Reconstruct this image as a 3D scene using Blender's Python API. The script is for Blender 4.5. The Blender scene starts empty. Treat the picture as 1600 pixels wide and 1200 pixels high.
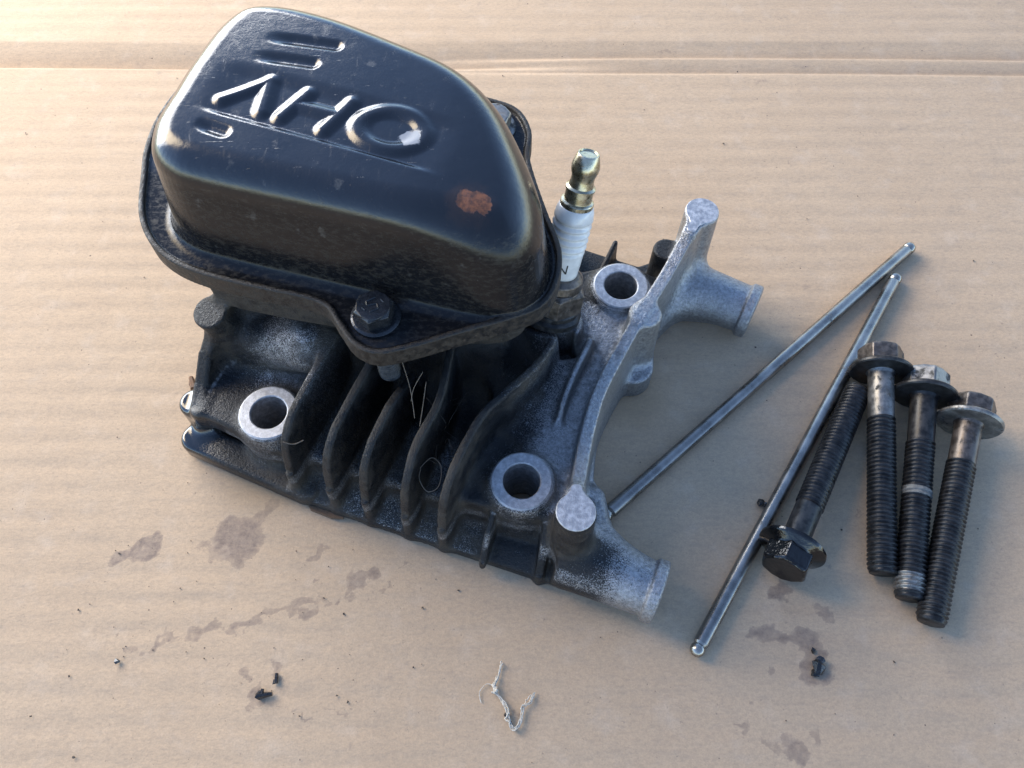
import bpy, math, random
import numpy as np
from mathutils import Vector, Matrix

rnd = random.Random(7)
MM = 0.001
SC = bpy.context.scene
COL = SC.collection
R = math.radians

# ------------------------------------------------------------------ camera
cam_d = bpy.data.cameras.new("camera")
cam = bpy.data.objects.new("camera", cam_d)
COL.objects.link(cam)
SC.camera = cam
cam_d.sensor_width = 36.0
cam_d.lens = 36.0 * 1294.0 / 1600.0
cam_d.clip_start = 0.01
cam_d.clip_end = 50.0
DEP = R(61.1)
cam.location = (0.0, -0.255 * math.cos(DEP), 0.255 * math.sin(DEP))
cam.rotation_euler = (R(90) - DEP, 0, 0)

# ------------------------------------------------------------------ sky and light
SUN_EL, SUN_AZ = R(36), R(-62)          # azimuth from +Y towards +X
W = bpy.data.worlds.new("World")
SC.world = W
W.use_nodes = True
wn = W.node_tree
bg = wn.nodes["Background"]
sky = wn.nodes.new("ShaderNodeTexSky")
sky.sky_type = 'NISHITA'
sky.sun_disc = False
sky.sun_elevation = SUN_EL
sky.sun_rotation = SUN_AZ
sky.air_density = 0.65
sky.dust_density = 0.0
sky.ozone_density = 1.6
wn.links.new(sky.outputs[0], bg.inputs[0])
bg.inputs[1].default_value = 0.15

sun_d = bpy.data.lights.new("sun", 'SUN')
sun_d.energy = 0.6
sun_d.angle = R(26)
sun_d.color = (1.0, 0.80, 0.52)
sun = bpy.data.objects.new("sun", sun_d)
COL.objects.link(sun)
sd = Vector((math.sin(SUN_AZ) * math.cos(SUN_EL), math.cos(SUN_AZ) * math.cos(SUN_EL), math.sin(SUN_EL)))
sun.rotation_euler = (-sd).to_track_quat('-Z', 'Y').to_euler()

# area lamp added out of view to brighten the upper left
ar_d = bpy.data.lights.new("added_left_light", 'AREA')
ar_d.shape = 'RECTANGLE'
ar_d.size = 0.7
ar_d.size_y = 0.3
ar_d.energy = 3.1
ar_d.color = (1.0, 0.98, 0.95)
ar = bpy.data.objects.new("added_left_light", ar_d)
COL.objects.link(ar)
ar.location = (-0.46, 0.42, 0.25)
ar.rotation_euler = (Vector((0.02, 0.0, 0.0)) - Vector(ar.location)).to_track_quat('-Z', 'Y').to_euler()

SC.view_settings.view_transform = 'Standard'
SC.view_settings.look = 'None'
SC.view_settings.gamma = 1.0
SC.view_settings.use_curve_mapping = False
SC.view_settings.exposure = 1.52

# ------------------------------------------------------------------ node helper
class NT:
    def __init__(self, name):
        self.m = bpy.data.materials.new(name)
        self.m.use_nodes = True
        self.t = self.m.node_tree
        self.b = self.t.nodes["Principled BSDF"]
    def n(self, typ, **kw):
        nd = self.t.nodes.new(typ)
        for k, v in kw.items():
            setattr(nd, k, v)
        return nd
    def set(self, sock, v):
        if isinstance(v, bpy.types.NodeSocket):
            self.t.links.new(v, sock)
        elif isinstance(v, (tuple, list)) and len(v) == 3 and sock.type == 'RGBA':
            sock.default_value = (*v, 1)
        else:
            sock.default_value = v
    def math(self, op, a, b=0.0, c=0.0, clamp=False):
        nd = self.n("ShaderNodeMath", operation=op)
        nd.use_clamp = clamp
        self.set(nd.inputs[0], a); self.set(nd.inputs[1], b); self.set(nd.inputs[2], c)
        return nd.outputs[0]
    def coord(self, which="Object"):
        tc = self.n("ShaderNodeTexCoord")
        v = self.n("ShaderNodeVectorMath", operation='SCALE')
        self.t.links.new(tc.outputs[which], v.inputs[0])
        v.inputs["Scale"].default_value = 1000.0      # millimetres
        return v.outputs[0]
    def stretch(self, vec, s):
        v = self.n("ShaderNodeVectorMath", operation='MULTIPLY')
        self.set(v.inputs[0], vec); v.inputs[1].default_value = s
        return v.outputs[0]
    def noise(self, vec, scale, detail=3.0, rough=0.55, dist=0.0):
        nd = self.n("ShaderNodeTexNoise")
        self.set(nd.inputs["Vector"], vec)
        nd.inputs["Scale"].default_value = scale
        nd.inputs["Detail"].default_value = detail
        nd.inputs["Roughness"].default_value = rough
        nd.inputs["Distortion"].default_value = dist
        return nd.outputs["Fac"]
    def ramp(self, fac, lo, hi, a=0.0, b=1.0):
        nd = self.n("ShaderNodeMapRange")
        nd.interpolation_type = 'SMOOTHSTEP'
        self.set(nd.inputs["Value"], fac)
        nd.inputs["From Min"].default_value = lo; nd.inputs["From Max"].default_value = hi
        nd.inputs["To Min"].default_value = a; nd.inputs["To Max"].default_value = b
        return nd.outputs[0]
    def mix(self, fac, a, b):
        nd = self.n("ShaderNodeMix", data_type='RGBA')
        self.set(nd.inputs[0], fac); self.set(nd.inputs[6], a); self.set(nd.inputs[7], b)
        return nd.outputs[2]
    def mixf(self, fac, a, b):
        nd = self.n("ShaderNodeMix", data_type='FLOAT')
        self.set(nd.inputs[0], fac); self.set(nd.inputs[2], a); self.set(nd.inputs[3], b)
        return nd.outputs[0]
    def attr(self, name):
        return self.n("ShaderNodeAttribute", attribute_name=name).outputs["Fac"]
    def bump(self, h, dist_mm, strength=1.0, normal=None):
        nd = self.n("ShaderNodeBump")
        nd.inputs["Distance"].default_value = dist_mm * MM
        nd.inputs["Strength"].default_value = strength
        self.set(nd.inputs["Height"], h)
        if normal is not None:
            self.set(nd.inputs["Normal"], normal)
        return nd.outputs[0]
    def p(self, **kw):
        names = dict(color="Base Color", metal="Metallic", rough="Roughness", normal="Normal", ior="IOR",
                     spec="Specular IOR Level", coat="Coat Weight", coat_rough="Coat Roughness")
        for k, v in kw.items():
            self.set(self.b.inputs[names[k]], v)
        return self.m
    def blob(self, vec, centre, radius, wob=0.5, ns=0.6, soft=0.25):
        """1 inside an uneven patch round centre (mm)"""
        d = self.n("ShaderNodeVectorMath", operation='DISTANCE')
        self.set(d.inputs[0], self.stretch(vec, (1, 1, 0.25))); d.inputs[1].default_value = (centre[0], centre[1], centre[2] * 0.25)
        nz = self.noise(vec, ns, 4.0, 0.6)
        t = self.math('ADD', self.math('DIVIDE', d.outputs["Value"], radius), self.math('MULTIPLY', self.math('SUBTRACT', nz, 0.5), wob * 4))
        return self.ramp(t, 1.0 - soft, 1.0 + soft, 1.0, 0.0)

# ------------------------------------------------------------------ materials
def mat_cardboard():
    k = NT("cardboard_paper"); v = k.coord()
    base = k.mix(k.noise(v, 0.02, 4.0, 0.6), (0.515, 0.358, 0.220), (0.60, 0.437, 0.280))
    fib = k.noise(k.stretch(v, (0.7, 1.3, 1)), 0.9, 6.0, 0.72)
    base = k.mix(k.ramp(fib, 0.38, 0.72, 0.0, 0.42), base, (0.33, 0.25, 0.175))
    fl = k.noise(k.stretch(v, (0.22, 0.8, 1)), 0.45, 4.0, 0.6)
    base = k.mix(k.ramp(fl, 0.46, 0.75, 0.0, 0.30), base, (0.35, 0.275, 0.20))
    base = k.mix(k.ramp(k.noise(v, 0.11, 3.0, 0.6), 0.5, 0.8, 0.0, 0.4), base, (0.62, 0.48, 0.345))
    grain = k.noise(v, 2.2, 3.0, 0.7)
    base = k.mix(k.ramp(grain, 0.3, 0.7, 0.0, 0.30), base, (0.30, 0.22, 0.15))
    # dust marks and tiny specks
    sp = k.noise(v, 0.55, 6.0, 0.72)
    base = k.mix(k.ramp(sp, 0.63, 0.72, 0.0, 0.55), base, (0.17, 0.13, 0.10))
    vo = k.n("ShaderNodeTexVoronoi"); k.set(vo.inputs["Vector"], v); vo.inputs["Scale"].default_value = 0.30
    thr = k.ramp(k.noise(v, 0.035, 2.0), 0.42, 0.68, 0.02, 0.075)
    base = k.mix(k.math('MULTIPLY', k.math('LESS_THAN', vo.outputs["Distance"], k.math('MULTIPLY', thr, k.ramp(k.noise(v, 0.4, 2.0), 0.35, 0.75, 0.0, 1.6))), 0.8), base, (0.09, 0.07, 0.055))
    sp2 = k.noise(v, 0.17, 5.0, 0.6)
    base = k.mix(k.ramp(sp2, 0.62, 0.75, 0.0, 0.28), base, (0.25, 0.19, 0.15))
    # oil stains, soaked in
    st = k.attr("stain")
    edge = k.math('ADD', st, k.math('MULTIPLY', k.math('SUBTRACT', k.noise(v, 0.7, 5.0, 0.65), 0.5), 0.9))
    sm = k.math('ADD', k.math('MULTIPLY', k.ramp(edge, 0.40, 0.60), 0.55), k.math('MULTIPLY', k.ramp(edge, 0.6, 1.05), 0.45))
    oil = k.mix(k.noise(v, 0.25, 3.0), (0.16, 0.110, 0.082), (0.28, 0.205, 0.15))
    base = k.mix(k.math('MULTIPLY', sm, k.ramp(k.noise(v, 0.45, 5.0, 0.7), 0.3, 0.7, 0.5, 1.0)), base, oil)
    sk = k.attr("soak")
    base = k.mix(k.math('MULTIPLY', sk, 0.5), base, (0.30, 0.20, 0.10))
    bump = k.bump(k.math('ADD', fib, k.math('MULTIPLY', grain, 0.5)), 0.14, 0.6)
    bump = k.bump(k.noise(v, 0.06, 3.0), 0.9, 0.35, bump)
    return k.p(color=base, rough=k.mixf(sm, 0.85, 0.55), normal=bump, spec=0.25)

def mat_casting():
    k = NT("painted_cast_aluminium"); v = k.coord()
    fine = k.noise(v, 3.6, 2.0, 0.6)
    mid = k.noise(v, 0.45, 4.0, 0.6)
    pt = k.attr("paint")
    f = k.math('ADD', pt, k.math('ADD', k.math('MULTIPLY', k.math('SUBTRACT', fine, 0.5), 1.8), k.math('MULTIPLY', k.math('SUBTRACT', mid, 0.5), 0.6)))
    black = k.ramp(f, 0.30, 0.72)
    wear = k.ramp(k.math('ADD', k.attr("edge"), k.math('MULTIPLY', k.math('SUBTRACT', k.noise(v, 0.7, 5.0, 0.7), 0.5), 1.1)), 0.52, 0.90)
    black = k.math('MULTIPLY', black, k.math('SUBTRACT', 1.0, k.math('MULTIPLY', wear, 0.6)))
    alu = k.mix(k.ramp(k.noise(v, 1.0, 6.0, 0.75), 0.3, 0.7), (0.225, 0.225, 0.228), (0.43, 0.43, 0.43))
    paint = k.mix(k.ramp(mid, 0.35, 0.8), (0.007, 0.008, 0.009), (0.020, 0.020, 0.021))
    col = k.mix(black, alu, paint)
    gr = k.attr("grime_dull")
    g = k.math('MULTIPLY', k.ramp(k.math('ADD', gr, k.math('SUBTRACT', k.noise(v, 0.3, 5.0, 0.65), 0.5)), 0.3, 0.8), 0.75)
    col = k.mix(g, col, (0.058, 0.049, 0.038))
    oil = k.attr("oil")
    rough = k.mixf(black, k.mixf(mid, 0.30, 0.55), k.mixf(k.ramp(mid, 0.3, 0.7), 0.30, 0.48))
    rough = k.mixf(g, rough, 0.75)
    rough = k.mixf(oil, rough, 0.12)
    bstr = k.mixf(oil, 1.0, 0.05)
    nd = k.n("ShaderNodeBump"); nd.inputs["Distance"].default_value = 0.22 * MM
    k.set(nd.inputs["Height"], k.math('ADD', fine, k.math('MULTIPLY', k.noise(v, 1.1, 3.0, 0.6), 1.6))); k.set(nd.inputs["Strength"], k.math('MULTIPLY', bstr, 0.9))
    return k.p(color=col, metal=k.math('MULTIPLY', k.math('SUBTRACT', 1.0, black), k.math('SUBTRACT', 0.9, k.math('MULTIPLY', g, 0.8))), rough=rough,
               normal=nd.outputs[0], spec=k.mixf(oil, 0.30, 0.85))

def mat_machined():
    k = NT("machined_aluminium"); v = k.coord()
    n1 = k.noise(v, 0.8, 5.0, 0.65)
    col = k.mix(k.ramp(n1, 0.35, 0.7), (0.36, 0.36, 0.365), (0.60, 0.60, 0.605))
    sc = k.noise(v, 3.0, 3.0, 0.6)
    col = k.mix(k.ramp(sc, 0.62, 0.72, 0, 0.6), col, (0.12, 0.12, 0.13))
    return k.p(color=col, metal=0.85, rough=k.ramp(n1, 0.3, 0.7, 0.48, 0.66), normal=k.bump(sc, 0.14, 0.8))

def mat_cover():
    k = NT("black_stamped_cover_enamel"); v = k.coord()
    n1 = k.noise(v, 0.12, 5.0, 0.6)
    n2 = k.noise(v, 1.6, 4.0, 0.65)
    col = k.mix(n1, (0.005, 0.005, 0.006), (0.011, 0.011, 0.012))
    # grey road dust; its mask also lowers specular to shade near and right walls
    gr = k.attr("grime_dull")
    sp = k.noise(k.stretch(v, (0.6, 1, 1.3)), 0.8, 5.0, 0.7)
    g = k.math('MULTIPLY', k.ramp(k.math('ADD', k.math('MULTIPLY', gr, 0.22), sp), 0.66, 0.86), 0.40)
    col = k.mix(g, col, (0.045, 0.040, 0.032))
    sp2 = k.noise(v, 1.7, 3.0, 0.6)
    col = k.mix(k.ramp(sp2, 0.72, 0.76, 0, 0.5), col, (0.20, 0.18, 0.16))
    sm = k.ramp(k.noise(v, 0.20, 4.0, 0.55), 0.66, 0.74, 0.0, 0.22)
    col = k.mix(sm, col, (0.16, 0.15, 0.13))
    vr = k.stretch(v, (1, 1, 1))
    rust = k.math('MAXIMUM', k.blob(v, RUST, 2.5, 0.55, 0.33, 0.12), k.blob(v, (RUST[0] + 2.9, RUST[1] - .2, RUST[2]), 2.3, 0.6, 0.37, 0.12))
    halo = k.blob(v, RUST, 4.2, 0.4, 0.26, 0.5)
    chip = k.blob(v, CHIP, 2.5, 0.42, 0.30, 0.10)
    col = k.mix(k.math('MULTIPLY', halo, 0.5), col, (0.05, 0.026, 0.014))
    col = k.mix(rust, col, k.mix(k.ramp(k.noise(v, 0.7, 6.0, 0.75), 0.35, 0.65), (0.05, 0.013, 0.005), (0.24, 0.075, 0.025)))
    col = k.mix(chip, col, (0.27, 0.28, 0.29))
    rough = k.mixf(n1, 0.12, 0.22)
    rough = k.mixf(k.math('MAXIMUM', g, sm), rough, 0.62)
    rough = k.mixf(k.math('MAXIMUM', rust, chip), rough, 0.8)
    dr = k.noise(k.stretch(v, (1.0, 0.35, 1.0)), 0.55, 6.0, 0.75, 0.6)
    rough = k.mixf(k.ramp(dr, 0.52, 0.74), rough, 0.33)
    scr = k.noise(k.stretch(v, (0.12, 2.2, 1.0)), 0.9, 4.0, 0.8, 0.3)
    b = k.bump(k.noise(v, 0.30, 3.0), 0.16, 0.35)
    b = k.bump(k.ramp(scr, 0.66, 0.74), 0.03, 0.5, b)
    b = k.bump(k.math('SUBTRACT', n2, k.math('MULTIPLY', k.math('MAXIMUM', rust, chip), 1.5)), 0.05, 0.5, b)
    return k.p(color=col, rough=rough, spec=k.mixf(gr, 0.85, 0.25), normal=b)  # specular cut makes the near and right walls darker

def mat_rim():
    k = NT("grimy_black_rim"); v = k.coord()
    n1 = k.noise(v, 0.5, 5.0, 0.65); n2 = k.noise(v, 2.0, 4.0, 0.65)
    col = k.mix(k.ramp(n1, 0.35, 0.65), (0.008, 0.008, 0.008), (0.034, 0.027, 0.020))
    col = k.mix(k.ramp(n2, 0.62, 0.75, 0, 0.7), col, (0.17, 0.13, 0.10))
    return k.p(color=col, rough=k.ramp(n1, 0.3, 0.7, 0.35, 0.75), normal=k.bump(n2, 0.25, 0.7), spec=0.4)

def mat_simple(name, c1, c2, rough, metal=0.0, scale=0.8, bump=0.05, spec=0.5, dirt=None, dirt_lo=0.6, dirt_hi=0.72):
    k = NT(name); v = k.coord()
    n1 = k.noise(v, scale, 5.0, 0.65)
    col = k.mix(k.ramp(n1, 0.3, 0.7), c1, c2)
    rg = k.ramp(n1, 0.3, 0.7, rough * 0.8, min(1.0, rough * 1.3))
    mt = metal
    if dirt is not None:
        n2 = k.noise(v, scale * 0.7, 6.0, 0.7, 0.4)
        dd = k.ramp(n2, dirt_lo, dirt_hi)
        col = k.mix(dd, col, dirt)
        rg = k.mixf(dd, rg, 0.8)
        mt = k.math('MULTIPLY', k.math('SUBTRACT', 1.0, dd), metal)
    return k.p(color=col, rough=rg, metal=mt, spec=spec, normal=k.bump(k.noise(v, scale * 3, 4.0), bump, 0.6))

# patch positions on the cover, in mm (world and object space agree for the castings)
def cuv(u, v, a=15.0):
    c, s = math.cos(R(a)), math.sin(R(a))
    return (c * u + s * v, -s * u + c * v)
RUST = (*cuv(-8.0, -6.0), 87.0)
CHIP = (*cuv(-25.0, 6.6), 89.4)

M = dict(
    cardboard=mat_cardboard(), casting=mat_casting(), machined=mat_machined(), cover=mat_cover(), rim=mat_rim(),
    porcelain=mat_simple("white_porcelain", (0.58, 0.575, 0.55), (0.69, 0.685, 0.66), 0.18, 0.0, 0.4, 0.01, 0.6, (0.30, 0.27, 0.23), 0.68, 0.72),
    plated=mat_simple("yellow_plated_steel", (0.33, 0.295, 0.20), (0.52, 0.48, 0.37), 0.28, 0.95, 0.7, 0.02, 0.5, (0.06, 0.05, 0.03), 0.60, 0.72),
    dark_steel=mat_simple("oily_dark_steel", (0.020, 0.020, 0.020), (0.062, 0.060, 0.057), 0.36, 0.55, 0.5, 0.04, 0.4),
    thread_steel=mat_simple("blackened_thread_steel", (0.014, 0.014, 0.014), (0.052, 0.051, 0.050), 0.36, 0.5, 0.4, 0.03, 0.4),
    bare_steel=mat_simple("worn_grey_steel", (0.17, 0.163, 0.15), (0.34, 0.325, 0.295), 0.40, 0.85, 0.4, 0.04, 0.5, (0.05, 0.045, 0.035), 0.52, 0.66),
    brown_steel=mat_simple("brown_stained_steel", (0.07, 0.060, 0.052), (0.17, 0.145, 0.125), 0.38, 0.75, 0.5, 0.05, 0.5, (0.025, 0.02, 0.016), 0.55, 0.68),
    rod=mat_simple("polished_pushrod_steel", (0.20, 0.187, 0.168), (0.36, 0.338, 0.305), 0.30, 0.95, 0.12, 0.01, 0.5, (0.05, 0.048, 0.045), 0.60, 0.72),
    ball=mat_simple("bright_ball_steel", (0.26, 0.24, 0.20), (0.42, 0.39, 0.34), 0.25, 0.95, 0.8, 0.01),
    wet=mat_simple("wet_black_oil", (0.003, 0.003, 0.003), (0.006, 0.005, 0.005), 0.05, 0.0, 0.16, 0.25, 0.5),
    sealant=mat_simple("pale_thread_residue", (0.10, 0.10, 0.092), (0.24, 0.235, 0.21), 0.6, 0.2, 0.7, 0.06),
    boltblack=mat_simple("black_bolt_enamel", (0.010, 0.011, 0.013), (0.022, 0.023, 0.025), 0.24, 0.0, 0.5, 0.05, 0.5, (0.06, 0.048, 0.035), 0.66, 0.76),
    grit=mat_simple("black_oily_grit", (0.006, 0.006, 0.006), (0.02, 0.019, 0.018), 0.25, 0.0, 1.2, 0.1, 0.6),
    dust=mat_simple("brown_dust_grain", (0.035, 0.027, 0.02), (0.11, 0.085, 0.06), 0.8, 0.0, 0.9, 0.1),
    leaf=mat_simple("brown_dry_flake", (0.10, 0.05, 0.025), (0.20, 0.11, 0.055), 0.8, 0.0, 0.9, 0.1),
    fibre=mat_simple("off_white_fibre", (0.48, 0.43, 0.34), (0.62, 0.57, 0.47), 0.85, 0.0, 1.0, 0.05),
    hair=mat_simple("brown_hair_fibre", (0.09, 0.07, 0.05), (0.17, 0.135, 0.10), 0.6, 0.0, 1.0, 0.0),
    print=mat_simple("black_print", (0.012, 0.012, 0.012), (0.03, 0.03, 0.03), 0.5, 0.0, 1.0, 0.0),
    gasket=mat_simple("brown_gasket_paper", (0.09, 0.05, 0.025), (0.17, 0.10, 0.055), 0.75, 0.0, 0.8, 0.08),
)

# ------------------------------------------------------------------ mesh helpers
def link(name, me, mat=None, parent=None):
    o = bpy.data.objects.new(name, me)
    COL.objects.link(o)
    if mat is not None:
        me.materials.append(M[mat])
    if parent is not None:
        o.parent = parent
    return o

def empty(name, loc=(0, 0, 0)):
    o = bpy.data.objects.new(name, None)
    COL.objects.link(o)
    o.empty_display_size = 0.01
    o.location = loc
    return o

def tag(o, label, cat=None, group=None, kind=None):
    o["label"] = label
    if cat: o["category"] = cat
    if group: o["group"] = group
    if kind: o["kind"] = kind
    return o

def np_mesh(name, V, F, smooth=True):
    """V (n,3) in mm, F list/array of quads or mixed faces"""
    me = bpy.data.meshes.new(name)
    if isinstance(F, np.ndarray):
        F = F.tolist()
    me.from_pydata((np.asarray(V, float) * MM).tolist(), [], F)
    if smooth:
        me.polygons.foreach_set("use_smooth", np.ones(len(me.polygons), bool))
    me.update()
    return me

def lathe(profile, seg=40, cap0=True, cap1=True):
    """profile [(r, z)] along local z -> V, F"""
    V, F = [], []
    for r, z in profile:
        for i in range(seg):
            a = 2 * math.pi * i / seg
            V.append((r * math.cos(a), r * math.sin(a), z))
    n = len(profile)
    for j in range(n - 1):
        for i in range(seg):
            F.append((j * seg + i, j * seg + (i + 1) % seg, (j + 1) * seg + (i + 1) % seg, (j + 1) * seg + i))
    if cap0: F.append(tuple(reversed(range(seg))))
    if cap1: F.append(tuple((n - 1) * seg + i for i in range(seg)))
    return V, F

def sharp(me, deg=35):
    try:
        me.set_sharp_from_angle(angle=R(deg))
    except Exception:
        pass

def frame_to(p0, p1, roll=0.0):
    """matrix whose local z runs from p0 to p1 (mm)"""
    a, b = Vector(p0) * MM, Vector(p1) * MM
    q = (b - a).to_track_quat('Z', 'Y')
    return Matrix.Translation(a) @ q.to_matrix().to_4x4() @ Matrix.Rotation(roll, 4, 'Z')

def tube(pts, rad, seg=8):
    """V, F of a tube along pts (mm); rad number or list"""
    pts = [Vector(p) for p in pts]
    n = len(pts)
    rr = rad if isinstance(rad, (list, tuple)) else [rad] * n
    V, F = [], []
    up = Vector((0, 0, 1))
    for i, p in enumerate(pts):
        t = (pts[min(i + 1, n - 1)] - pts[max(i - 1, 0)])
        t = t.normalized() if t.length > 1e-9 else Vector((1, 0, 0))
        s = t.cross(up)
        if s.length < 1e-3: s = t.cross(Vector((1, 0, 0)))
        s.normalize(); w = s.cross(t)
        for k in range(seg):
            a = 2 * math.pi * k / seg
            V.append(tuple(p + s * (rr[i] * math.cos(a)) + w * (rr[i] * math.sin(a))))
    for i in range(n - 1):
        for k in range(seg):
            F.append((i * seg + k, i * seg + (k + 1) % seg, (i + 1) * seg + (k + 1) % seg, (i + 1) * seg + k))
    F.append(tuple(reversed(range(seg)))); F.append(tuple((n - 1) * seg + k for k in range(seg)))
    return V, F

def spline(pts, per=10, closed=True):
    P = np.array(pts, float); n = len(P); out = []
    rng_ = range(n) if closed else range(n - 1)
    for i in rng_:
        if closed:
            a, b, c, d = P[(i - 1) % n], P[i], P[(i + 1) % n], P[(i + 2) % n]
        else:
            a, b, c, d = P[max(i - 1, 0)], P[i], P[i + 1], P[min(i + 2, n - 1)]
        for t in np.linspace(0, 1, per, endpoint=False):
            out.append(0.5 * ((2 * b) + (c - a) * t + (2 * a - 5 * b + 4 * c - d) * t * t + (3 * b - 3 * c + d - a) * t ** 3))
    if not closed: out.append(P[-1])
    return np.array(out)

# ------------------------------------------------------------------ signed distance modelling (the castings)
f32 = np.float32
def sd_poly(x, y, poly):
    poly = np.asarray(poly, f32)
    d = np.full(x.shape, 1e9, f32); s = np.ones(x.shape, f32)
    n = len(poly); j = n - 1
    for i in range(n):
        ex, ey = poly[j] - poly[i]
        wx, wy = x - poly[i, 0], y - poly[i, 1]
        t = np.clip((wx * ex + wy * ey) / (ex * ex + ey * ey + 1e-12), 0, 1)
        bx, by = wx - ex * t, wy - ey * t
        d = np.minimum(d, bx * bx + by * by)
        c1 = y >= poly[i, 1]; c2 = y < poly[j, 1]; c3 = ex * wy > ey * wx
        flip = (c1 & c2 & c3) | (~c1 & ~c2 & ~c3)
        s = np.where(flip, -s, s)
        j = i
    return s * np.sqrt(d)
_pc = {}
def sdp(x, y, poly):
    """sd_poly through a fine lookup table (0.4 mm, bilinear)"""
    k = id(poly)
    if k not in _pc:
        gx = np.arange(-118, 96, 0.4, dtype=f32); gy = np.arange(-90, 92, 0.4, dtype=f32)
        X, Y = np.meshgrid(gx, gy, indexing='ij')
        _pc[k] = (sd_poly(X.ravel(), Y.ravel(), poly).reshape(X.shape), poly)
    T = _pc[k][0]
    fx = np.clip((x + 118) / 0.4, 0, T.shape[0] - 1.001); fy = np.clip((y + 90) / 0.4, 0, T.shape[1] - 1.001)
    i = fx.astype(np.int32); j = fy.astype(np.int32); fx = (fx - i).astype(f32); fy = (fy - j).astype(f32)
    return (T[i, j] * (1 - fx) + T[i + 1, j] * fx) * (1 - fy) + (T[i, j + 1] * (1 - fx) + T[i + 1, j + 1] * fx) * fy
def extr(d2, z, z0, z1, r=1.0):
    """extrusion of a plan distance with edges rounded by r"""
    a = d2 + r; b = np.maximum(z0 - z, z - z1) + r
    return np.minimum(np.maximum(a, b), 0) + np.sqrt(np.maximum(a, 0) ** 2 + np.maximum(b, 0) ** 2) - r
def smin(a, b, k):
    h = np.maximum(k - np.abs(a - b), 0) / k
    return np.minimum(a, b) - h * h * k * 0.25
def smax(a, b, k):
    return -smin(-a, -b, k)
def cyl(P, c, r, z0, z1, rr=0.8, cone=0.0):
    d2 = np.hypot(P[:, 0] - c[0], P[:, 1] - c[1]) - (r + cone * (z1 - P[:, 2]))
    return extr(d2, P[:, 2], z0, z1, rr)
def capsule(P, a, b, ra, rb=None):
    a = np.array(a, f32); b = np.array(b, f32); rb = ra if rb is None else rb
    pa = P - a; ba = b - a
    t = np.clip((pa @ ba) / (ba @ ba), 0, 1)
    return np.linalg.norm(pa - t[:, None] * ba, axis=1) - (ra + (rb - ra) * t)
def rod_sd(P, a, b, r, rr=0.6, ra=None):
    """flat-ended cylinder between two points, radius ra at a and r at b"""
    a = np.array(a, f32); b = np.array(b, f32)
    ba = b - a; L = np.linalg.norm(ba); ax = ba / L
    pa = P - a; t = pa @ ax
    q = np.linalg.norm(pa - t[:, None] * ax, axis=1)
    rad = r if ra is None else ra + (r - ra) * np.clip(t / L, 0, 1)
    return extr(q - rad, t, 0, L, rr)
def wall(P, path, top, th, z0=0.0, rr=0.9, draft=0.03, ends=0.0):
    """thin wall standing on a plan polyline, with a top height for each point"""
    x, y, z = P[:, 0], P[:, 1], P[:, 2]
    path = np.asarray(path, f32); best = np.full(len(P), 1e9, f32); zt = np.zeros(len(P), f32)
    for i in range(len(path) - 1):
        e = path[i + 1] - path[i]
        wx, wy = x - path[i, 0], y - path[i, 1]
        t = np.clip((wx * e[0] + wy * e[1]) / (e @ e), 0, 1)
        d = np.hypot(wx - e[0] * t, wy - e[1] * t)
        m = d < best
        best = np.where(m, d, best)
        zt = np.where(m, top[i] + (top[i + 1] - top[i]) * t, zt)
    d2 = best - (th * 0.5 + np.clip(zt - z, 0, 60) * draft)
    a = d2 + rr; b = np.maximum(z0 - z, (z - zt) * 0.8) + rr
    return np.minimum(np.maximum(a, b), 0) + np.sqrt(np.maximum(a, 0) ** 2 + np.maximum(b, 0) ** 2) - rr

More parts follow.
